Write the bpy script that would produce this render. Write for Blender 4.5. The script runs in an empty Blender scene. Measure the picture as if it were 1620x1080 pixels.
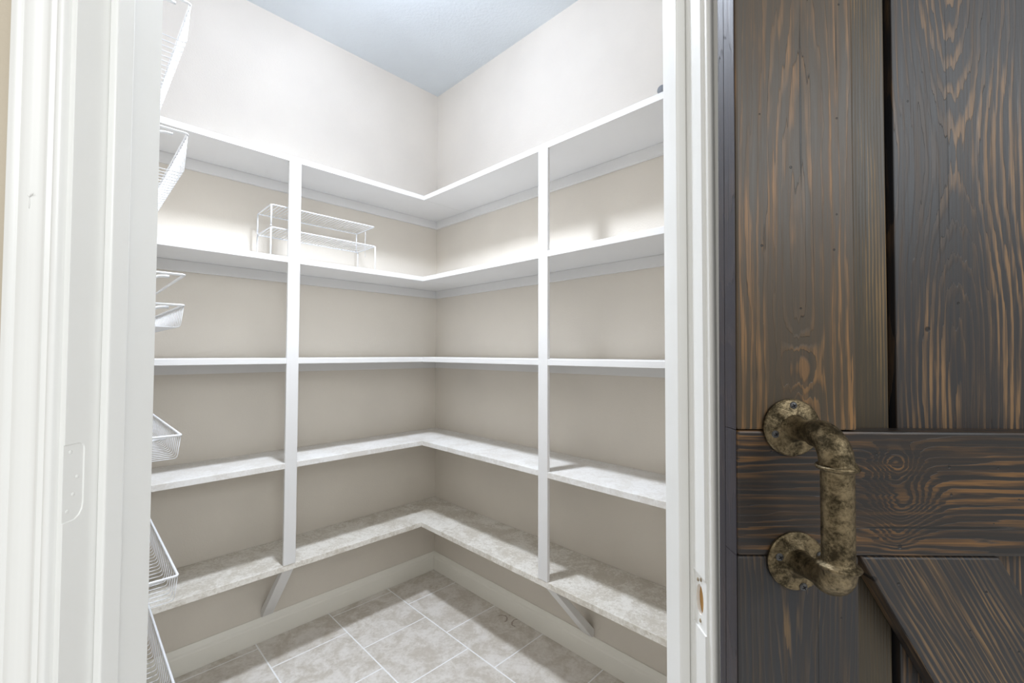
import bpy, bmesh, math, random
from mathutils import Vector, Matrix
C = bpy.context.scene.collection
sc = bpy.context.scene
random.seed(4)
R2 = math.sqrt(0.5)
CU, CV, CZ = 1.4876, 2.0839, 1.2164      # camera in the pantry's wall frame


def W(u, v, z=0.0):
    """pantry frame: u runs along the left wall from the back corner, v along the right wall"""
    du, dv = u - CU, v - CV
    return Vector(((-du + dv) * R2, (-du - dv) * R2, z))


# ------------------------------------------------------------------ camera
cam = bpy.data.cameras.new('camera'); camo = bpy.data.objects.new('camera', cam); C.objects.link(camo)
cam.sensor_width = 36; cam.lens = 15.462; cam.clip_start = 0.02
right = Vector((0.999979, -0.005934, 0.002545)); fwd = Vector((0.005865, 0.99963, 0.026553)); up = Vector((-0.002702, -0.026537, 0.999644))
m = Matrix((right, up, -fwd)).transposed().to_4x4(); m.translation = (0, 0, CZ)
camo.matrix_world = m
sc.camera = camo

# ------------------------------------------------------------------ world, lights, exposure
w = bpy.data.worlds.new('world'); sc.world = w; w.use_nodes = True
w.node_tree.nodes['Background'].inputs[0].default_value = (1.0, 0.965, 0.90, 1)
w.node_tree.nodes['Background'].inputs[1].default_value = 0.53


def area(name, loc, target, sx, sy, power, col):
    l = bpy.data.lights.new(name, 'AREA'); l.shape = 'RECTANGLE'; l.size = sx; l.size_y = sy; l.energy = power; l.color = col
    o = bpy.data.objects.new(name, l); C.objects.link(o); o.location = loc
    o.rotation_euler = (Vector(target) - Vector(loc)).to_track_quat('-Z', 'Y').to_euler()
    return o


area('door_sheen_light', (1.9, -1.9, 2.45), (0.45, 0.4, 1.2), 1.5, 0.8, 38, (0.90, 0.95, 1.0))  # unseen area light, placed so the upper door boards catch a cool sheen
area('kitchen_fill_light', (0.15, -1.1, 2.3), (-0.45, 0.5, 1.2), 1.0, 1.0, 12, (0.95, 0.98, 1.0))  # unseen fill, added to brighten the jambs and casings
LAMP_WATT = 112.0
sp = bpy.data.lights.new('pantry_downlight', 'SPOT'); sp.energy = LAMP_WATT; sp.color = (0.83, 0.90, 1.0)
sp.spot_size = math.radians(150); sp.spot_blend = 1.0; sp.shadow_soft_size = .075
spo = bpy.data.objects.new('pantry_downlight', sp); C.objects.link(spo); spo.location = W(.86, .86, 2.49)
LAMP_STRENGTH = 142.0
LAMP_COL = (0.81, 0.90, 1.12)
sc.view_settings.view_transform = 'Standard'; sc.view_settings.look = 'None'
sc.view_settings.gamma = 1.0; sc.view_settings.use_curve_mapping = False
sc.view_settings.exposure = 0.0


# ------------------------------------------------------------------ node helpers
class N:
    """tiny expression builder over Math nodes"""
    def __init__(s, nt, sock): s.nt, s.s = nt, sock
    def _m(s, op, o=None, o2=None, clamp=False):
        n = s.nt.nodes.new('ShaderNodeMath'); n.operation = op; n.use_clamp = clamp
        for i, x in enumerate((s, o, o2)):
            if x is None: continue
            if isinstance(x, N): s.nt.links.new(x.s, n.inputs[i])
            else: n.inputs[i].default_value = x
        return N(s.nt, n.outputs[0])
    def __add__(s, o): return s._m('ADD', o)
    __radd__ = __add__
    def __sub__(s, o): return s._m('SUBTRACT', o)
    def __rsub__(s, o): return (s * -1) + o
    def __mul__(s, o): return s._m('MULTIPLY', o)
    __rmul__ = __mul__
    def __truediv__(s, o): return s._m('DIVIDE', o)
    def pw(s, o): return s._m('POWER', o)
    def sqrt(s): return s._m('SQRT')
    def frac(s): return s._m('FRACT')
    def abs(s): return s._m('ABSOLUTE')
    def exp(s): return s._m('EXPONENT')
    def sin(s): return s._m('SINE')
    def clamp(s): return s._m('ADD', 0.0, clamp=True)
    def mx(s, o): return s._m('MAXIMUM', o)
    def mn(s, o): return s._m('MINIMUM', o)
    def lt(s, o): return s._m('LESS_THAN', o)
    def ss(s, a, b):
        n = s.nt.nodes.new('ShaderNodeMapRange'); n.interpolation_type = 'SMOOTHSTEP'
        s.nt.links.new(s.s, n.inputs['Value']); n.inputs['From Min'].default_value = a; n.inputs['From Max'].default_value = b
        return N(s.nt, n.outputs['Result'])


def mat(name, base=(.8, .8, .8), rough=.5, metal=0.0, spec=.5):
    m = bpy.data.materials.new(name); m.use_nodes = True
    b = m.node_tree.nodes['Principled BSDF']
    b.inputs['Base Color'].default_value = (*base, 1); b.inputs['Roughness'].default_value = rough
    b.inputs['Metallic'].default_value = metal; b.inputs['Specular IOR Level'].default_value = spec
    return m, m.node_tree, b


def coord(nt):
    t = nt.nodes.new('ShaderNodeTexCoord'); s = nt.nodes.new('ShaderNodeSeparateXYZ'); nt.links.new(t.outputs['Object'], s.inputs[0])
    return t.outputs['Object'], N(nt, s.outputs[0]), N(nt, s.outputs[1]), N(nt, s.outputs[2])


def vec(nt, x, y, z):
    c = nt.nodes.new('ShaderNodeCombineXYZ')
    for i, k in enumerate((x, y, z)):
        if isinstance(k, N): nt.links.new(k.s, c.inputs[i])
        else: c.inputs[i].default_value = k
    return c.outputs[0]


def noise(nt, v, scale, detail=3, rough=.5, dist=0.0):
    n = nt.nodes.new('ShaderNodeTexNoise'); nt.links.new(v, n.inputs['Vector'])
    n.inputs['Scale'].default_value = scale; n.inputs['Detail'].default_value = detail
    n.inputs['Roughness'].default_value = rough; n.inputs['Distortion'].default_value = dist
    return N(nt, n.outputs['Fac'])


def mix(nt, f, a, b):
    n = nt.nodes.new('ShaderNodeMix'); n.data_type = 'RGBA'
    if isinstance(f, N): nt.links.new(f.s, n.inputs['Factor'])
    else: n.inputs['Factor'].default_value = f
    for i, k in ((6, a), (7, b)):
        if isinstance(k, tuple): n.inputs[i].default_value = (*k, 1)
        else: nt.links.new(k, n.inputs[i])
    return n.outputs[2]


def bump(nt, b, h, strength, dist=0.002):
    n = nt.nodes.new('ShaderNodeBump'); nt.links.new(h.s, n.inputs['Height'])
    n.inputs['Strength'].default_value = strength; n.inputs['Distance'].default_value = dist
    nt.links.new(n.outputs[0], b.inputs['Normal'])


def paint(name, base, rough, bumpscale=0.0, bs=.1, mottling=0.04, bd=.001):
    m, nt, b = mat(name, base, rough)
    co, x, y, z = coord(nt)
    n1 = noise(nt, co, 3.0, 4)
    c = mix(nt, n1.ss(.3, .7), tuple(k * (1 - mottling) for k in base), tuple(min(1, k * (1 + mottling)) for k in base))
    nt.links.new(c, b.inputs['Base Color'])
    if bumpscale: bump(nt, b, noise(nt, co, bumpscale, 3, .55), bs, bd)
    return m


M = {}
M['wall'] = paint('wall_paint', (.70, .65, .575), .75, 170, .35, .03, .0015)
M['kitchen_wall'] = paint('kitchen_wall_paint', (.60, .53, .42), .75, 170, .35, .03, .0015)
M['ceiling'] = paint('ceiling_paint', (.70, .74, .76), .85, 90, .5, .03, .003)
M['trim'] = paint('trim_paint', (.85, .85, .825), .32, 25, .12, .015, .002)
M['baseboard'] = paint('baseboard_paint', (.86, .84, .77), .45, 40, .12, .03, .002)
M['shelf'] = paint('shelf_paint', (.72, .71, .695), .5, 60, .12, .025, .001)
M['wire'] = mat('white_coated_wire', (.74, .75, .77), .35)[0]
M['rail'] = M['wire']
M['peg'] = mat('grey_peg', (.22, .23, .24), .5)[0]
M['plate'] = mat('dark_screw', (.09, .09, .09), .45, .8)[0]
M['black'] = mat('dark_recess', (.006, .006, .008), .9)[0]


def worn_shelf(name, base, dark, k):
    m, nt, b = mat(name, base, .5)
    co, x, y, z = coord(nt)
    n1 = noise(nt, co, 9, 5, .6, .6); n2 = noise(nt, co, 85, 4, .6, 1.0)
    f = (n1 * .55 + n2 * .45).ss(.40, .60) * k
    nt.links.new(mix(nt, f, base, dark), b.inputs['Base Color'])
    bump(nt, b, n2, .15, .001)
    return m


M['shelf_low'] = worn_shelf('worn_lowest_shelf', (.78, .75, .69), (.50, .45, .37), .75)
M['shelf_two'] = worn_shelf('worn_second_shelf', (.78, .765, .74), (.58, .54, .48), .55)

# vinyl tile with a few brown curl stains
m_, nt, b = mat('vinyl_tile', (.6, .57, .52), .42)
co, x, y, z = coord(nt)
geo = nt.nodes.new('ShaderNodeObjectInfo')
n1 = noise(nt, co, 11, 5, .6, .8); n2 = noise(nt, co, 70, 4, .65, .5)
f = (n1 * .65 + n2 * .35).ss(.38, .62)
col = mix(nt, f, (.80, .765, .72), (.58, .53, .46))
rnd = N(nt, geo.outputs['Random'])
col = mix(nt, rnd * .18, col, (.60, .55, .49))
st = None
for (u, v, r, a0) in ((.062, .612, .026, 1), (.030, .690, .030, -1), (.016, .600, .016, 1)):
    p = W(u, v)
    dx = x - p.x; dy = y - p.y
    d = (dx * dx + dy * dy).sqrt()
    wob = (noise(nt, co, 30, 2) - .5) * .02
    ring = (d + wob - r).abs().ss(.0045, .001) * (dx * a0 + dy * .6).ss(-.006, .006)
    st = ring if st is None else st.mx(ring)
col = mix(nt, st * .6, col, (.16, .085, .045))
nt.links.new(col, b.inputs['Base Color']); bump(nt, b, n2, .08, .001)
M['tile'] = m_
M['grout'] = paint('grout', (.93, .93, .93), .6, 120, .2)


def wood(name, axis, a0, F, h0, l0, lw, knots=(), tone=1.0, orange=(.30, .145, .045), dark=(.020, .021, .023), cover=.5, ang=0.0, dents=(), rough=.36, nz=1.0, seed=0.0, wide=0.0):
    """stained knotty pine, grain along z ('z'), x ('x') or rotated by ang about y; ring contours from a log field"""
    m, nt, b = mat(name, dark, rough)
    co, x, y, z = coord(nt)
    if axis == 'z': a, l = x, z
    elif axis == 'x': a, l = z, x
    else:
        c_, s_ = math.cos(ang), math.sin(ang)
        a = x * c_ - z * s_; l = x * s_ + z * c_
    dd = y
    low = noise(nt, vec(nt, a * 7, dd * 7, l * 1.6 + seed), 1.6, 3, .5) - .5
    mid = noise(nt, vec(nt, a * 34, dd * 30, l * 4 + seed), 1.5, 4, .6) - .5
    jag = noise(nt, vec(nt, a * 230, dd * 90, l * 7 + seed), 1.0, 2, .5) - .5
    aa = a - a0 + low * (.026 * nz)
    t = (l - l0) / lw
    h = (t * t * -1).exp() * h0 + .004
    ring = (aa * aa + h * h).sqrt() * F + mid * (1.5 * nz) + jag * (.9 * nz)
    kd = None
    for (ka, kl, wa, wl, amp) in knots:
        p = (a - ka) / wa + low * 1.2 + jag * .15; q = (l - kl) / wl + mid * .9
        e = (p * p + q * q).sqrt()
        g = (e * e * -1).exp() * amp
        ring = ring + g
        kk = e.ss(1.0, .25); kd = kk if kd is None else kd.mx(kk)
    s = ring.frac()
    patch = noise(nt, vec(nt, a * 15 + 3, dd * 16, l * 3.0 + seed), 1.3, 4, .62)
    amt = patch.ss(.66 - cover * .34, .80 - cover * .22)
    if kd is not None: amt = amt.mx(kd * .75)
    wid = noise(nt, vec(nt, a * 60 + 9, dd * 16, l * 2.2 + seed), 1.0, 3, .6)
    th = (wid * -1.1 + 1.15) - amt * .18
    line = ((s - th) / .22).clamp() * s.ss(1.0, .94)
    fine = noise(nt, vec(nt, a * 520, dd * 420, l * 10 + seed), 1.0, 4, .65)
    fine2 = noise(nt, vec(nt, a * 150, dd * 130, l * 5 + seed), 1.0, 5, .7)
    f = line * (amt * .9 + .12) * (fine.ss(.34, .60) * .7 + .3) + fine2.ss(.52, .70) * .42 * (amt + .3) + wide * amt * .4 * fine.ss(.3, .6) * fine2.ss(.35, .6)
    brown = tuple(dark[i] * .6 + orange[i] * .13 for i in range(3))
    basec = mix(nt, fine2.ss(.35, .7), dark, brown)
    c = mix(nt, f.clamp(), basec, orange)
    crack = noise(nt, vec(nt, a * 240, dd * 240, l * 2.4 + seed + 5), 1.0, 2, .4).ss(.69, .73)
    crack = crack.mx(s.ss(.95, .985) * wid.ss(.50, .62) * (1 - amt * .5))
    c = mix(nt, crack * .85, c, (.006, .0055, .005))
    if kd is not None: c = mix(nt, kd * .35 * mid.ss(-.05, .1), c, (.012, .011, .011))
    hgt = fine * .45 + line * .5 - crack * 1.8 + fine2 * .3
    if dents:
        dm = None
        for (dx_, dz_, r) in dents:
            p = x - dx_; q = z - dz_
            d = (p * p + q * q).sqrt() + (mid * .0012)
            k = d.ss(r, r * .45); dm = k if dm is None else dm.mx(k)
        c = mix(nt, dm * .92, c, (.006, .005, .005)); hgt = hgt - dm * 4
    nt.links.new(c, b.inputs['Base Color'])
    b.inputs['Coat Weight'].default_value = .15; b.inputs['Coat Roughness'].default_value = .35; b.inputs['Specular IOR Level'].default_value = .32
    rr = fine2.ss(.2, .8) * .15 + (rough + .02)
    nt.links.new(rr.s, b.inputs['Roughness'])
    bump(nt, b, hgt, .40, .0010)
    return m


# bronze pipe
m_, nt, b = mat('antique_bronze', (.2, .16, .09), .45, .9)
co, x, y, z = coord(nt)
n1 = noise(nt, co, 38, 5, .65); n2 = noise(nt, co, 420, 4, .7); n3 = noise(nt, co, 110, 3, .6)
col = mix(nt, (n1 * .35 + n2 * .3 + n3 * .35).ss(.40, .62), (.036, .028, .015), (.25, .195, .115))
nt.links.new(col, b.inputs['Base Color'])
nt.links.new((n1.ss(.3, .7) * -.2 + .56).s, b.inputs['Roughness'])
bump(nt, b, n2 * .6 + n3, .6, .0012)
M['bronze'] = m_


# ------------------------------------------------------------------ mesh helpers
def new_bm(): return bmesh.new()


def add_hex(bm, pts):
    """pts: 4 bottom (ccw) + 4 top"""
    v = [bm.verts.new(p) for p in pts]
    for f in ((3, 2, 1, 0), (4, 5, 6, 7), (0, 1, 5, 4), (1, 2, 6, 5), (2, 3, 7, 6), (3, 0, 4, 7)): bm.faces.new([v[i] for i in f])
    return v


def add_box(bm, x0, x1, y0, y1, z0, z1):
    return add_hex(bm, [Vector(p) for p in ((x0, y0, z0), (x1, y0, z0), (x1, y1, z0), (x0, y1, z0), (x0, y0, z1), (x1, y0, z1), (x1, y1, z1), (x0, y1, z1))])


def add_ubox(bm, u0, u1, v0, v1, z0, z1):
    return add_hex(bm, [W(u0, v0, z0), W(u1, v0, z0), W(u1, v1, z0), W(u0, v1, z0), W(u0, v0, z1), W(u1, v0, z1), W(u1, v1, z1), W(u0, v1, z1)])


def add_prism(bm, a, c):
    """a, c: matching loops of points, joined and capped"""
    A = [bm.verts.new(p) for p in a]; B = [bm.verts.new(p) for p in c]; n = len(A)
    for i in range(n): bm.faces.new((A[i], A[(i + 1) % n], B[(i + 1) % n], B[i]))
    bm.faces.new(list(reversed(A))); bm.faces.new(B)


def add_sweep(bm, pts, rad, seg=8, closed=False):
    pts = [Vector(p) for p in pts]; n = len(pts)
    if not isinstance(rad, (list, tuple)): rad = [rad] * n
    tang = []
    for i in range(n):
        if closed: t = (pts[(i + 1) % n] - pts[i]).normalized() + (pts[i] - pts[i - 1]).normalized()
        elif i == 0: t = pts[1] - pts[0]
        elif i == n - 1: t = pts[-1] - pts[-2]
        else: t = (pts[i + 1] - pts[i]).normalized() + (pts[i] - pts[i - 1]).normalized()
        tang.append(t.normalized())
    ref = Vector((0, 0, 1)) if abs(tang[0].z) < .9 else Vector((1, 0, 0))
    nrm = (ref - tang[0] * ref.dot(tang[0])).normalized(); rings = []
    for i in range(n):
        nrm = (nrm - tang[i] * nrm.dot(tang[i])).normalized(); bi = tang[i].cross(nrm)
        rings.append([bm.verts.new(pts[i] + (nrm * math.cos(2 * math.pi * k / seg) + bi * math.sin(2 * math.pi * k / seg)) * rad[i]) for k in range(seg)])
    for i in range(n if closed else n - 1):
        a, c = rings[i], rings[(i + 1) % n]
        for k in range(seg): bm.faces.new((a[k], a[(k + 1) % seg], c[(k + 1) % seg], c[k]))
    if not closed:
        bm.faces.new(list(reversed(rings[0]))); bm.faces.new(rings[-1])


def round_path(pts, r, n=4):
    """fillet the inner corners of a polyline"""
    pts = [Vector(p) for p in pts]; out = [pts[0]]
    for i in range(1, len(pts) - 1):
        a, b_, c = pts[i - 1], pts[i], pts[i + 1]
        rr = min(r, (a - b_).length * .45, (c - b_).length * .45)
        p0 = b_ + (a - b_).normalized() * rr; p1 = b_ + (c - b_).normalized() * rr
        for k in range(n + 1):
            t = k / n; out.append(p0 * (1 - t) ** 2 + b_ * 2 * t * (1 - t) + p1 * t * t)
    return out + [pts[-1]]


def obj(name, bm, material, parent=None, smooth=False, bevel=0.0, bseg=2, kind=None, label=None):
    bmesh.ops.recalc_face_normals(bm, faces=bm.faces[:])
    me = bpy.data.meshes.new(name); bm.to_mesh(me); bm.free()
    o = bpy.data.objects.new(name, me); C.objects.link(o)
    me.materials.append(material)
    if smooth:
        for p in me.polygons: p.use_smooth = True
    if bevel:
        bv = o.modifiers.new('bevel', 'BEVEL'); bv.width = bevel; bv.segments = bseg; bv.limit_method = 'ANGLE'; bv.angle_limit = math.radians(35)
    if parent: o.parent = parent
    if kind: o['kind'] = kind
    if label: o['label'] = label
    return o


def empty(name, loc, label=None, cat=None, group=None):
    o = bpy.data.objects.new(name, None); C.objects.link(o); o.location = loc; o.empty_display_size = .05
    if label: o['label'] = label
    if cat: o['category'] = cat
    if group: o['group'] = group
    return o


def tag(o, label, cat, group=None):
    o['label'] = label; o['category'] = cat
    if group: o['group'] = group
    return o


def adopt(o, root):
    """parent a mesh that was built in world coordinates"""
    o.parent = root; o.matrix_parent_inverse = Matrix.Translation(-Vector(root.location)); return o


# ------------------------------------------------------------------ room shell
H = 2.707
UL, VR = 1.4416, 1.858
YO, YI = .474, .590                        # kitchen and pantry faces of the door wall
XL, XR = -.4735, .2090                     # jamb faces
ZH = 2.10                                  # head of the opening


def uline_at_Y(u, Y):                      # v where plane u meets depth Y
    return CV - (Y / R2) - (u - CU)


TH = .10
# left wall (v=0 plane), right wall (u=0 plane), returns (planes u=UL, v=VR)
for nm, box in (('wall_left', (-TH, UL + TH, -TH, 0)), ('wall_right', (-TH, 0, 0, VR + TH))):
    bm = new_bm(); add_ubox(bm, *box, 0, H); obj(nm, bm, M['wall'], kind='structure')
vL = uline_at_Y(UL, YI); bm = new_bm()
add_hex(bm, [W(UL, 0, 0), W(UL + TH, 0, 0), W(UL + TH, vL - TH, 0), W(UL, vL, 0), W(UL, 0, H), W(UL + TH, 0, H), W(UL + TH, vL - TH, H), W(UL, vL, H)])
obj('wall_left_return', bm, M['wall'], kind='structure')
uR = CU - YI / R2 - (VR - CV)
bm = new_bm()
add_hex(bm, [W(0, VR, 0), W(uR, VR, 0), W(uR - TH, VR + TH, 0), W(0, VR + TH, 0), W(0, VR, H), W(uR, VR, H), W(uR - TH, VR + TH, H), W(0, VR + TH, H)])
obj('wall_right_return', bm, M['wall'], kind='structure')
JT = .019                                  # jamb board thickness
bm = new_bm()
add_box(bm, -1.6, XL - JT, YO, YI, 0, H); add_box(bm, XR + JT, 2.2, YO, YI, 0, H); add_box(bm, XL - JT, XR + JT, YO, YI, ZH + JT, H)
wd = obj('wall_door', bm, M['kitchen_wall'], kind='structure')
bm = new_bm()
add_hex(bm, [W(-TH, -TH, H), W(UL + TH, -TH, H), Vector((-1.3, YO, H)), Vector((1.3, YO, H)),
             W(-TH, -TH, H + .08), W(UL + TH, -TH, H + .08), Vector((-1.3, YO, H + .08)), Vector((1.3, YO, H + .08))])
bm.free(); bm = new_bm()
loop = [W(-TH, -TH), W(-TH, VR + TH), Vector((.9, YO, 0)), Vector((-.9, YO, 0)), W(UL + TH, -TH)]
add_prism(bm, [p + Vector((0, 0, H)) for p in loop], [p + Vector((0, 0, H + .08)) for p in loop])
obj('ceiling', bm, M['ceiling'], kind='structure')

# floor: grout bed with vinyl tiles laid in a half bond
floor = empty('floor', (0, 0, 0)); floor['kind'] = 'structure'
bm = new_bm(); add_box(bm, -1.6, 2.2, -2.2, 2.75, -.05, -.0007)
obj('grout_bed', bm, M['grout'], floor)
planes = [(W(.002, 0), W(1, 0) - W(0, 0)), (W(0, .002), W(0, 1) - W(0, 0)), (W(UL - .002, 0), W(0, 0) - W(1, 0)), (W(0, VR - .002), W(0, 0) - W(0, 1)), (Vector((0, YO + .06, 0)), Vector((0, 1, 0)))]
P = .3048; g = .0024
for i in range(-1, 6):
    u0 = .2985 + (i - 1) * P
    off = (.207, .354)[i % 2] if i % 2 == 0 or True else 0
    off = .207 if i % 2 == 0 else .354
    for k in range(-2, 8):
        v0 = off + (k - 1) * P
        bm = new_bm(); add_ubox(bm, u0 + g, u0 + P - g, v0 + g, v0 + P - g, -.002, 0.0)
        for (pc, pn) in planes:
            if not bm.verts: break
            r_ = bmesh.ops.bisect_plane(bm, geom=bm.verts[:] + bm.edges[:] + bm.faces[:], dist=1e-6, plane_co=pc, plane_no=pn, clear_inner=True)
            ed = [e for e in r_['geom_cut'] if isinstance(e, bmesh.types.BMEdge)]
            if ed:
                try: bmesh.ops.holes_fill(bm, edges=ed)
                except Exception: pass
        if len(bm.faces) < 5: bm.free(); continue
        obj('tile', bm, M['tile'], floor, bevel=.0009, bseg=1)


# ------------------------------------------------------------------ baseboards (profile: depth, height)
BP = [(0, 0), (.0135, 0), (.0135, .066), (.0115, .072), (.0115, .080), (.008, .088), (.005, .094), (.003, .098), (0, .098)]


def baseboard(name, side):
    bm = new_bm()
    if side == 'left': a = [W(d, d, h) for d, h in BP]; c = [W(UL - d, d, h) for d, h in BP]
    elif side == 'right': a = [W(d, d, h) for d, h in BP]; c = [W(d, VR - d, h) for d, h in BP]
    elif side == 'lret': a = [W(UL - d, d, h) for d, h in BP]; c = [W(UL - d, vL - .01, h) for d, h in BP]
    else: a = [W(d, VR - d, h) for d, h in BP]; c = [W(uR - .01, VR - d, h) for d, h in BP]
    add_prism(bm, a, c); return obj(name, bm, M['baseboard'], kind='structure', bevel=.0008, bseg=1)


baseboard('baseboard_left', 'left'); baseboard('baseboard_right', 'right')
baseboard('baseboard_left_return', 'lret'); baseboard('baseboard_right_return', 'rret')

# ------------------------------------------------------------------ door frame: jambs, stops, casings


def apply_cuts(o, cutters):
    for c in cutters:
        md = o.modifiers.new('cut', 'BOOLEAN'); md.operation = 'DIFFERENCE'; md.solver = 'EXACT'; md.object = c
    dg = bpy.context.evaluated_depsgraph_get(); me = bpy.data.meshes.new_from_object(o.evaluated_get(dg))
    o.modifiers.clear(); o.data = me
    for c in cutters: bpy.data.objects.remove(c)


# left jamb with a painted-over hinge mortise
bm = new_bm(); add_box(bm, XL - JT, XL, YO, YI, 0, ZH); jl = obj('door_1', bm, M['trim'], kind='structure')
jl.name = 'trim_1'
bm = new_bm()
zt, zb, yn, yf = 1.1165, 1.034, YO - .01, .4965
prof = [(yn, zb), (yn, zt), (yf - .007, zt)] + [(yf - .007 + .007 * math.sin(a), zt - .007 + .007 * math.cos(a)) for a in (math.radians(k) for k in (20, 45, 70, 90))]
prof += [(yf - .012 + .012 * math.cos(a), zb + .016 - .016 * math.sin(a)) for a in (math.radians(k) for k in (0, 25, 50, 75, 90))]
add_prism(bm, [Vector((XL - .0012, y_, z_)) for y_, z_ in prof], [Vector((XL + .01, y_, z_)) for y_, z_ in prof])
c1 = obj('cut', bm, M['trim']); apply_cuts(jl, [c1])
bv = jl.modifiers.new('bevel', 'BEVEL'); bv.width = .0009; bv.segments = 2; bv.limit_method = 'ANGLE'
for (yy, zz) in ((.482, 1.108), (.490, 1.080), (.480, 1.045), (.486, 1.062)):
    bm = new_bm(); bmesh.ops.create_uvsphere(bm, u_segments=10, v_segments=6, radius=.0022, matrix=Matrix.Translation((XL - .0012, yy, zz)) @ Matrix.Diagonal((.28, 1, 1, 1)))
    obj('filled_screw_hole', bm, M['trim'], jl, smooth=True)
# right jamb with the raw latch mortise
bm = new_bm(); add_box(bm, XR, XR + JT, YO, YI, 0, ZH); jr = obj('trim_2', bm, M['trim'], kind='structure')
bm = new_bm(); add_box(bm, XR - .01, XR + .0016, YO - .005, .5035, .916, .974); c1 = obj('cut', bm, M['trim'])
bm = new_bm()
ell = [(.4905 + .0088 * math.cos(a), .946 + .0165 * math.sin(a)) for a in (2 * math.pi * k / 20 for k in range(20))]
add_prism(bm, [Vector((XR - .01, a, b_)) for a, b_ in ell], [Vector((XR + .012, a, b_)) for a, b_ in ell]); c2 = obj('cut', bm, M['trim'])
apply_cuts(jr, [c1, c2])
raw = paint('raw_wood', (.50, .27, .08), .8, 60, .3, .2)
bm = new_bm()
ell2 = [(.4905 + .0087 * math.cos(a), .946 + .0164 * math.sin(a)) for a in (2 * math.pi * k / 20 for k in range(20))]
add_prism(bm, [Vector((XR + .0052, a, b_)) for a, b_ in ell2], [Vector((XR + .0118, a, b_)) for a, b_ in ell2])
obj('latch_hole', bm, raw, jr, label='bare orange wood inside the latch hole')
for (yy, zz) in ((.487, .969), (.494, .966), (.489, .924)):
    bm = new_bm(); bmesh.ops.create_uvsphere(bm, u_segments=10, v_segments=6, radius=.0018, matrix=Matrix.Translation((XR + .0012, yy, zz)) @ Matrix.Diagonal((.6, 1, 1.2, 1)))
    obj('screw_hole', bm, paint('old_screw_hole', (.30, .24, .16), .8), jr, smooth=True)
bm = new_bm()
add_prism(bm, [Vector((XR - .0001, .476, .9155)), Vector((XR - .0001, .5035, .9155)), Vector((XR - .0001, .5035, .907)), Vector((XR - .0001, .476, .897))],
          [Vector((XR + .002, .476, .9155)), Vector((XR + .002, .5035, .9155)), Vector((XR + .002, .5035, .907)), Vector((XR + .002, .476, .897))])
bm.free()
bm = new_bm(); add_box(bm, XL - JT, XR + JT, YO, YI, ZH, ZH + JT); obj('trim_3', bm, M['trim'], kind='structure', bevel=.001)
# stops
for nm, x0, x1 in (('trim_4', XL, XL + .0095), ('trim_5', XR - .0125, XR)):
    bm = new_bm(); add_box(bm, x0, x1, .512, .5375, 0, ZH); obj(nm, bm, M['trim'], kind='structure', bevel=.0025, bseg=3)
bm = new_bm(); add_box(bm, XL + .0095, XR - .0125, .512, .5375, ZH - .011, ZH); obj('trim_6', bm, M['trim'], kind='structure', bevel=.0015)
# casings (w from the inner edge, thickness out of the wall)
CP = [(0, 0), (0, .007), (.001, .0085), (.003, .0100), (.0055, .0100), (.0075, .0085), (.009, .0098), (.0105, .0112), (.0125, .0110), (.0150, .0085), (.0185, .0080),
      (.022, .0092), (.026, .0118), (.030, .0140), (.034, .0148), (.0362, .0143), (.0370, .0152), (.0385, .0175), (.041, .0185), (.0450, .0185), (.0462, .017), (.0465, 0)]
for nm, sgn, xe, z1_ in (('trim_7', -1, XL - .0055, ZH), ('trim_8', 1, XR + .0035, ZH)):
    bm = new_bm()
    add_prism(bm, [Vector((xe + sgn * w_, YO - t_, 0)) for w_, t_ in CP], [Vector((xe + sgn * w_, YO - t_, ZH + .006 + w_)) for w_, t_ in CP])
    o = obj(nm, bm, M['trim'], kind='structure', smooth=True)
    bmod = o.modifiers.new('es', 'EDGE_SPLIT'); bmod.split_angle = math.radians(38)
bm = new_bm()
add_prism(bm, [Vector((XL - .0055 - w_, YO - t_, ZH + .006 + w_)) for w_, t_ in CP], [Vector((XR + .0035 + w_, YO - t_, ZH + .006 + w_)) for w_, t_ in CP])
obj('trim_9', bm, M['trim'], kind='structure')
# ridge of old paint on the left casing
bm = new_bm()
for s_ in (-1, 1):
    add_sweep(bm, [(-.5055, YO - .0122, 1.379), (-.5055 + s_ * .0022, YO - .0125, 1.3825), (-.5055 + s_ * .0048, YO - .0128, 1.3835)], [.0003, .0008, .0003], 6)
add_sweep(bm, [(-.5055, YO - .0122, 1.379), (-.5053, YO - .0124, 1.372), (-.5056, YO - .0122, 1.367)], [.0003, .0007, .0002], 6)
obj('paint_drip', bm, M['trim'], bpy.data.objects['trim_7'], smooth=True)

# ------------------------------------------------------------------ built-in shelving
S, T = .27, .0217
ZT = [.4013, .7911, 1.1946, 1.5884, 1.9877]
unit = empty('built_in_shelving', W(S / 2, S / 2, 0), 'white painted built-in corner shelving, five L-shaped levels on two wood posts', 'shelving')
CL = .0405
for k, zt_ in enumerate(ZT):
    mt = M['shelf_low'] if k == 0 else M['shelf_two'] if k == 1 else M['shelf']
    lab = {0: 'mottled worn beige lowest shelf board', 1: 'scuffed second shelf board'}.get(k)
    for sh in ('l', 'r'):
        bm = new_bm()
        if sh == 'l':      # left board, notched for the post
            add_ubox(bm, .001, UL - .001, .001, S, zt_ - T, zt_)
        else:
            add_ubox(bm, .001, S, S + .0012, VR - .001, zt_ - T, zt_)
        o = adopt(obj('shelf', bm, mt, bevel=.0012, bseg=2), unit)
        if lab: o['label'] = lab
    cz = zt_ - T
    for box in ((.001, UL - .002, .001, .0175), (.001, .0175, .0185, VR - .002), (UL - .0185, UL - .002, .0185, S - .01), (.0185, S - .01, VR - .0185, VR - .002)):
        bm = new_bm(); add_ubox(bm, *box, cz - CL, cz - .0002); adopt(obj('cleat', bm, M['shelf'], bevel=.0012), unit)
PW, PD = .0446, .0125
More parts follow.
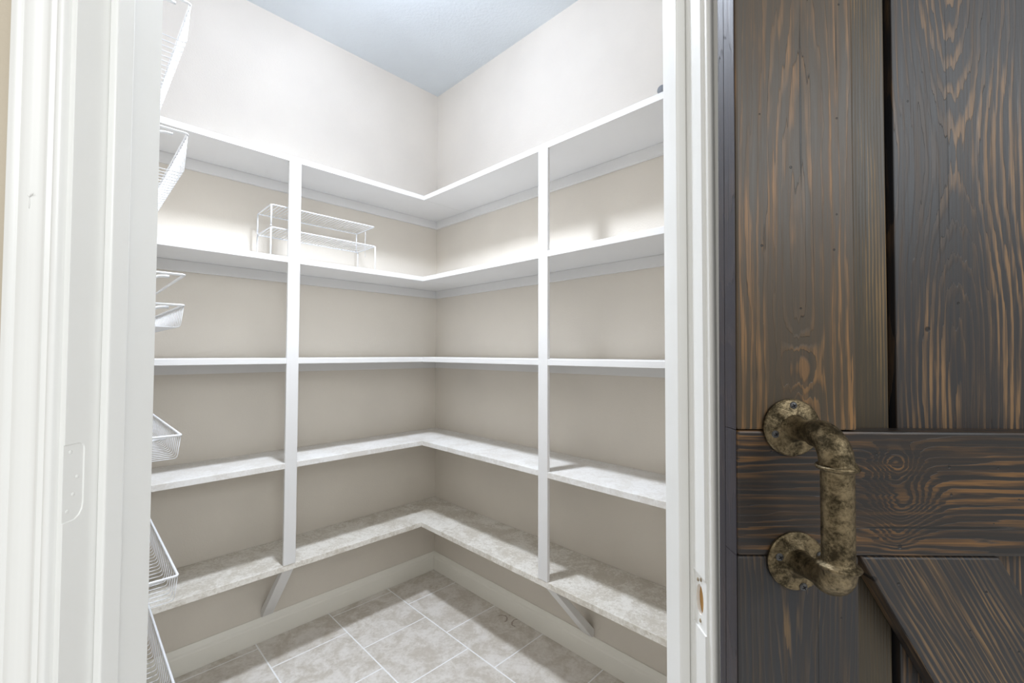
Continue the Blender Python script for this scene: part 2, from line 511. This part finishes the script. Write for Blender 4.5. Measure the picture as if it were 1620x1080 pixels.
# upright posts flush with the shelf fronts
for side in 'lr':
    bm = new_bm()
    e = .0012
    if side == 'l': add_ubox(bm, .846, .846 + PW, S - PD, S + e, ZT[0], ZT[4] - T)
    else: add_ubox(bm, S - PD, S + e, 1.0165, 1.0165 + PW, ZT[0], ZT[4] - T)
    adopt(obj('post', bm, M['shelf'], bevel=.0016), unit)
    # diagonal brace under the lowest shelf
    z0, z1 = .1, ZT[0] - T
    tb = .018
    ol = [(.0005, z0), (.0005 + tb * .9, z0 + .004), (S - .012, z1 - .0002), (S - .012 - tb * 1.35, z1 - .0002), (.0005, z0 + tb * 1.6)]
    bm = new_bm()
    if side == 'l': add_prism(bm, [W(.846, d, h) for d, h in ol], [W(.846 + .042, d, h) for d, h in ol])
    else: add_prism(bm, [W(d, 1.030, h) for d, h in ol], [W(d, 1.030 + .045, h) for d, h in ol])
    adopt(obj('brace', bm, M['shelf'], bevel=.001), unit)

# ------------------------------------------------------------------ two stacked wire racks on the fourth shelf


def wire_rack(label, z0, ztop, u0, u1, v0, v1, legs, rr=.0026):
    root = empty('wire_shelf_rack', W((u0 + u1) / 2, (v0 + v1) / 2, z0), label, 'wire rack', 'stacked white wire racks')
    bm = new_bm()
    c = [W(u0, v0, ztop), W(u1, v0, ztop), W(u1, v1, ztop), W(u0, v1, ztop)]
    mid = (c[0] + c[1]) / 2
    pth = round_path([mid, c[1], c[2], c[3], c[0], mid], .008, 4)[:-1]
    add_sweep(bm, pth, rr, 8, closed=True); adopt(obj('rim', bm, M['wire'], smooth=True), root)
    bm = new_bm(); n = int((u1 - u0) / .0135)
    for i in range(1, n):
        u = u0 + (u1 - u0) * i / n; add_sweep(bm, [W(u, v0, ztop + .0008), W(u, v1, ztop + .0008)], .0012, 5)
    adopt(obj('wire_deck', bm, M['wire'], smooth=True, kind='stuff'), root)
    for (u, v, zb_, r) in legs:
        bm = new_bm(); add_sweep(bm, [W(u, v, zb_), W(u, v, ztop - .001)], r, 8)
        if r > .002:
            bmesh.ops.create_uvsphere(bm, u_segments=10, v_segments=6, radius=r * 1.25, matrix=Matrix.Translation(W(u, v, zb_ + r * 1.25)))
        adopt(obj('leg', bm, M['wire'], smooth=True), root)
    return root


z4 = ZT[3]
wire_rack('lower wide white wire rack standing on the fourth shelf', z4, 1.702, .507, .943, .062, .235,
          [(.507, .235, z4 + .0004, .0029), (.507, .062, z4 + .0004, .0025), (.943, .235, z4 + .0004, .0029), (.943, .062, z4 + .0004, .0029)])
wire_rack('upper white wire rack stacked on top of the lower wire rack', 1.7056, 1.790, .513, .943, .062, .235,
          [(.519, .072, 1.6995, .0022), (.513, .150, 1.665, .0011), (.943, .235, 1.7056, .0029), (.943, .062, 1.7056, .0029)])

# ------------------------------------------------------------------ wire baskets on the left return wall
UB = 1.303; V0, V1 = .35, .855; UW = UL - .009
places = ['topmost white wire basket high on the wall above the top shelf level', 'deep white wire basket hanging just below the top shelf level', 'bare white wire rim without a basket at third shelf height, just above a shallow basket',
          'shallow white wire basket hanging right below the bare wire rim', 'shallow white wire basket hanging just above the second shelf', 'white wire basket hanging just above the lowest shelf',
          'lowest white wire basket near the floor beside the baseboard']
for (zr, dp, lb) in zip((2.020, 1.7165, 1.392, 1.3227, 1.030, .7185, .470), (.093, .092, 0, .050, .051, .054, .07), places):
    root = empty('wire_basket', W(UW, (V0 + V1) / 2, zr), lb, 'wire basket', 'wire baskets down the left side')
    bm = new_bm(); mid = W(UB, (V0 + V1) / 2, zr)
    pth = round_path([mid, W(UB, V1, zr), W(UW, V1, zr), W(UW, V0, zr), W(UB, V0, zr), mid], .007, 4)[:-1]
    add_sweep(bm, pth, .0029, 8, closed=True); adopt(obj('rim', bm, M['wire'], smooth=True), root)
    if dp:
        bm = new_bm(); n = 23
        for i in range(n):
            v = V1 - .0045 - (V1 - V0 - .009) * i / (n - 1)
            add_sweep(bm, round_path([W(UB, v, zr), W(UB + .006, v, zr - dp), W(UW - .004, v, zr - dp), W(UW, v, zr)], .007, 3), .0011, 6)
        adopt(obj('wires', bm, M['wire'], smooth=True, kind='stuff'), root)
    for vv in (V1 - .012, V0 + .012):
        bm = new_bm()
        add_sweep(bm, round_path([W(UB + .026, vv, zr - .0055), W(UB + .044, vv, zr - .0055), W(UW + .001, vv, zr - .058)], .014, 5), .0034, 8)
        adopt(obj('support_arm', bm, M['wire'], smooth=True), root)
for k, (vv, lb) in enumerate(((V1 - .012, 'white wire-basket rail on the return wall nearest the doorway'), (V0 + .012, 'white wire-basket rail on the return wall nearest the shelves'))):
    bm = new_bm(); add_ubox(bm, UL - .0035, UL - .0005, vv - .009, vv + .009, .30, 2.12)
    tag(obj('basket_rail', bm, M['rail'], bevel=.001), lb, 'rail', 'rails behind the wire baskets')

# small grey peg on the right wall
bm = new_bm()
p0 = W(.0015, 1.374, 2.160); ax = (W(1, 0) - W(0, 0)).normalized()
add_sweep(bm, [p0, p0 + ax * .012, p0 + ax * .016, p0 + ax * .018], [.016, .016, .012, .002], 16)
tag(obj('wall_peg', bm, M['peg'], smooth=True), 'small round grey peg on the white wall above the top right shelf', 'peg')

# ------------------------------------------------------------------ pantry ceiling lamp
LU, LV, LZ = .86, .86, 2.50
lampm, nt, b = mat('lamp_glow', (1, 1, 1)); b.inputs['Emission Color'].default_value = (*LAMP_COL, 1); b.inputs['Emission Strength'].default_value = LAMP_STRENGTH
lp = empty('ceiling_lamp', W(LU, LV, H), 'white globe ceiling lamp of the pantry', 'lamp')
q = W(LU, LV, 0)
bm = new_bm(); bmesh.ops.create_uvsphere(bm, u_segments=24, v_segments=12, radius=.055, matrix=Matrix.Translation(W(LU, LV, LZ + .06))); adopt(obj('globe', bm, lampm, smooth=True), lp)
bm = new_bm()
add_sweep(bm, [(q.x, q.y, H - .0005), (q.x, q.y, H - .012), (q.x, q.y, H - .014), (q.x, q.y, LZ + .113)], [.07, .07, .03, .03], 32)
adopt(obj('lamp_base', bm, M['trim']), lp)

# ------------------------------------------------------------------ barn door
YF, YM, YB = .408, .4305, .441             # front face, recessed boards' face, back
dr = empty('barn_door', (.2045, 0, .02), 'dark stained rustic plank barn door with mid rail, diagonal brace and pipe handle', 'door')
dr.rotation_euler = (0, math.radians(.33), 0)


def D(x, y, z):                            # door-local point (built upright at x=.2105 .. , then hung with its slight lean)
    return Vector((x - .2105, y, z - .02))


def dbox(bm, x0, x1, y0, y1, z0, z1): return add_hex(bm, [D(x0, y0, z0), D(x1, y0, z0), D(x1, y1, z0), D(x0, y1, z0), D(x0, y0, z1), D(x1, y0, z1), D(x1, y1, z1), D(x0, y1, z1)])


def L_(x, z): return (x - .2105, z - .02)   # to door-local for the shader


def dn(*l): return [(*L_(a, b_), r) for a, b_, r in l]


ZR0, ZR1 = 1.0312, 1.1455
DX0, DX1, DZ0, DZ1 = .2105, 1.12, .03, 2.14
DK = (.019, .020, .023)
w_st = wood('stained_pine_stile', 'z', L_(.272, 0)[0], 125, .022, L_(0, 1.62)[1], .16, knots=[(*L_(.271, 1.205), .015, .030, 3.2)], cover=.85, orange=(.20, .105, .038), dark=(.046, .035, .022),
            dents=dn((.3095, 1.5493, .0012), (.2626, 1.3922, .0014), (.2334, 1.4427, .0011), (.3065, 1.4395, .0013), (.2708, 1.2592, .0013), (.3026, 1.3145, .0014), (.2348, 1.3178, .0014), (.3055, 1.348, .001)), wide=.4)
w_st2 = wood('stained_pine_lower_stile', 'z', L_(.262, 0)[0], 220, .02, L_(0, .86)[1], .3, cover=.7, seed=7.3, orange=(.12, .075, .035), dark=DK, dents=dn((.3055, .975, .0012), (.301, .9165, .001)))
w_rail = wood('stained_pine_rail', 'x', L_(0, .985)[1], 130, .0, L_(.30, 0)[0], .12, knots=[(L_(0, 1.114)[1], L_(.3568, 0)[0], .016, .019, 5.5), (L_(0, 1.078)[1], L_(.366, 0)[0], .021, .024, 6.0), (L_(0, 1.050)[1], L_(.358, 0)[0], .012, .014, 2.5)],
              cover=.78, orange=(.15, .075, .025), dark=(.014, .013, .013), seed=2.1, nz=1.3, dents=dn((.3599, 1.0405, .0028), (.3394, 1.125, .0013), (.4068, 1.1135, .0018), (.4522, 1.1129, .0014), (.2418, 1.1266, .0014), (.4714, 1.0839, .001), (.4475, 1.0615, .001), (.4085, 1.088, .0018), (.340, 1.048, .0014)))
w_a = wood('stained_pine_narrow_board', 'z', L_(.42, 0)[0], 330, .01, L_(0, 1.3)[1], .4, cover=.7, seed=4.4, orange=(.17, .105, .04), dark=(.036, .029, .018), nz=.35)
w_b = wood('stained_pine_wide_board', 'z', L_(.440, 0)[0], 165, .032, L_(0, 1.41)[1], .13, cover=.72, seed=1.7, orange=(.18, .105, .048), dark=DK, nz=1.0,
           dents=dn((.411, 1.242, .0032), (.442, 1.268, .0018), (.395, 1.47, .0012)))
w_br = wood('stained_pine_brace', 'r', 0.0, 210, .02, .1, .3, cover=.85, ang=math.radians(149.3), seed=9.1, orange=(.17, .105, .05), dark=DK, nz=.9,
            dents=dn((.3365, 1.0101, .0036), (.3587, 1.0066, .0017), (.4398, .9992, .0018), (.4242, .9643, .0013), (.4253, .958, .0013), (.4687, .9454, .0013), (.4605, .948, .0009)))
w_edge = wood('stained_edge_sky_tint', 'z', 0, 300, .02, 1, .3, cover=.1, seed=3, orange=(.12, .08, .06), dark=(.030, .028, .038), rough=.45)  # stained edge wood, with a blue-purple sky reflection put into its dark tone


def plank(name, pts, y0, y1, m_, bev=.0016):
    bm = new_bm(); add_prism(bm, [D(x_, y0, z_) for x_, z_ in pts], [D(x_, y1, z_) for x_, z_ in pts])
    return obj(name, bm, m_, dr, bevel=bev, bseg=2)


def rect(x0, x1, z0, z1): return [(x0, z0), (x1, z0), (x1, z1), (x0, z1)]


plank('stile', rect(.2105, .3226, ZR1 + .0006, DZ1), YF, YM - .0003, w_st, .0022)
plank('stile', rect(.2105, .3226, DZ0, ZR0 - .0006), YF + .0003, YM - .0003, w_st2, .0022)
plank('stile', rect(1.008, DX1, DZ0, ZR0 - .0006), YF, YM - .0003, w_st2)
plank('stile', rect(1.008, DX1, ZR1 + .0006, DZ1), YF, YM - .0003, w_st)
plank('rail', rect(.2105, DX1, ZR0, ZR1), YF - .0004, YM - .0003, w_rail, .0024)
plank('rail', rect(.3230, 1.0076, DZ0, DZ0 + .115), YF, YM - .0003, w_rail)
plank('rail', rect(.3230, 1.0076, DZ1 - .115, DZ1), YF, YM - .0003, w_rail)
# diagonal brace, from under the mid rail down to the bottom rail
sl = .592
zz0 = DZ0 + .1155; zz1 = ZR0 - .0008
xa, xb = .3240, .4535
plank('brace', [(xa, zz1), (xb, zz1), (xb + sl * (zz1 - zz0), zz0), (xa + sl * (zz1 - zz0), zz0)], YF + .0002, YM - .0003, w_br, .0020)
# recessed boards; the narrow black gap stays between the first two
xs = [(.2125, .3715, w_a), (.3795, .562, w_b), (.566, .748, w_b), (.752, .934, w_b), (.938, 1.118, w_a)]
for x0, x1, m_ in xs: plank('board', rect(x0, x1, DZ0, DZ1), YM, YB - .0002, m_, .0012)
bm = new_bm(); dbox(bm, .2115, 1.119, YB, YB + .0035, DZ0, DZ1); obj('backing_panel', bm, M['black'], dr, label='black backing behind the boards')
# edge strips on the left side
for z0, z1 in ((DZ0, ZR0 - .0006), (ZR0, ZR1), (ZR1 + .0006, DZ1)):
    bm = new_bm(); dbox(bm, .2096, .2104, YF + .0016, YM - .0022, z0, z1); obj('edge_band', bm, w_edge, dr)
bm = new_bm(); dbox(bm, .2108, .2118, YM + .0012, YB + .002, DZ0, DZ1); obj('edge_band', bm, w_edge, dr)

# pipe handle (part) with flanges and screws
gx, gy = .2615, .352
z1h, z2h = 1.1500, 1.0345
f1 = Vector((.2600, YF - .0006, 1.1490)); f2 = Vector((.2630, YF - .0006, 1.0275))
YFL = .0036
pts, rad = [], []


def app(p_, r_): pts.append(D(*p_)); rad.append(r_)


for (p_, r_) in (((f1.x, f1.y - .002, f1.z), .0150), ((f1.x, f1.y - .006, f1.z), .0122), ((f1.x, f1.y - .010, f1.z), .0102), ((f1.x, f1.y - .018, f1.z), .0093), ((f1.x + .0004, f1.y - .030, f1.z + .0003), .0094), ((f1.x + .0006, f1.y - .0315, f1.z + .0003), .0116)):
    app(p_, r_)
R = .020
for k in range(1, 9):
    a = math.radians(90 * k / 8); app((gx - .0006, gy + R - R * math.sin(a), z1h - R + R * math.cos(a)), .0116 + .0006 * math.sin(a))
zt1 = z1h - R
for dz, r_ in ((.0012, .0124), (.0020, .0144), (.0035, .0153), (.0050, .0145), (.0060, .0122), (.0070, .0113)): app((gx, gy, zt1 - dz), r_)
nG = 10; zg0 = zt1 - .009; zg1 = z2h + .0185
for k in range(nG + 1): app((gx, gy, zg0 + (zg1 - zg0) * k / nG), .0114 + .0001 * math.sin(k * 2.1))
for dz, r_ in ((.0014, .0122), (.0025, .0147), (.0042, .0158), (.0058, .0148), (.0068, .0128)): app((gx, gy, zg1 - dz), r_)
R = .0125
zc = z2h + R
for k in range(1, 9):
    a = math.radians(90 * k / 8); app((gx, gy + R - R * math.cos(a), zc - R * math.sin(a) - .001), .0128 - .0008 * k / 8)
for t, r_ in ((.10, .0112), (.14, .0098), (.4, .0094), (.68, .0096), (.80, .0106), (.90, .0128), (.97, .0150)):
    y_ = gy + R + (f2.y - .001 - gy - R) * t
    app((gx + (f2.x - gx) * t, y_, z2h - .001 + (f2.z - z2h + .001) * t), r_)
bm = new_bm(); add_sweep(bm, pts, rad, 28)
hd = obj('handle', bm, M['bronze'], dr, smooth=True, label='antique bronze pipe pull handle')


def flange(f, screws, rot):
    bm = new_bm()
    # faceted, gently dished disc
    n = 48; rings = []
    for (r_, d_) in ((.0262, 0), (.0262, .0022), (.0250, .0034), (.0205, .0036), (.0150, .0044), (.0100, .0062)):
        rings.append([bm.verts.new(D(f.x + r_ * math.cos(2 * math.pi * k / n), f.y - d_ - (.0007 * (r_ < .022 and math.cos(3 * (2 * math.pi * k / n) + rot) > 0)), f.z + r_ * math.sin(2 * math.pi * k / n))) for k in range(n)])
    for a, c in zip(rings, rings[1:]):
        for k in range(n): bm.faces.new((a[k], a[(k + 1) % n], c[(k + 1) % n], c[k]))
    bm.faces.new(rings[0]); bm.faces.new(rings[-1])
    o = obj('flange', bm, M['bronze'], hd, smooth=True); es = o.modifiers.new('es', 'EDGE_SPLIT'); es.split_angle = math.radians(30)
    for sx, sz in screws:
        q = D(f.x + sx, f.y - .0035, f.z + sz)
        bm = new_bm()
        ringp = [(.0036, 0), (.0036, .0006), (.0028, .0015), (.0012, .0019)]
        rr = [[bm.verts.new(q + Vector((r_ * math.cos(2 * math.pi * k / 16), -d_, r_ * math.sin(2 * math.pi * k / 16)))) for k in range(16)] for r_, d_ in ringp]
        for a, c in zip(rr, rr[1:]):
            for k in range(16): bm.faces.new((a[k], a[(k + 1) % 16], c[(k + 1) % 16], c[k]))
        bm.faces.new(rr[0]); bm.faces.new(rr[-1])
        nf = len(bm.faces)
        for a in (.5, .5 + math.pi / 2):
            dv = Vector((math.cos(a), 0, math.sin(a))) * .0019; pv = Vector((-math.sin(a), 0, math.cos(a))) * .00045
            c0 = q + Vector((0, -.0016, 0)); c1 = q + Vector((0, -.0021, 0))
            add_hex(bm, [c0 - dv - pv, c0 + dv - pv, c0 + dv + pv, c0 - dv + pv, c1 - dv - pv, c1 + dv - pv, c1 + dv + pv, c1 - dv + pv])
        bm.faces.ensure_lookup_table()
        for fc in bm.faces[nf:]: fc.material_index = 1
        s = obj('screw', bm, M['plate'], hd); s.data.materials.append(M['black'])
    return o


flange(f1, [(0, .0203), (-.0165, -.0060), (.0175, -.0100)], .6)
flange(f2, [(-.0165, .0045), (.0205, .0058), (.0050, -.0222)], 1.4)
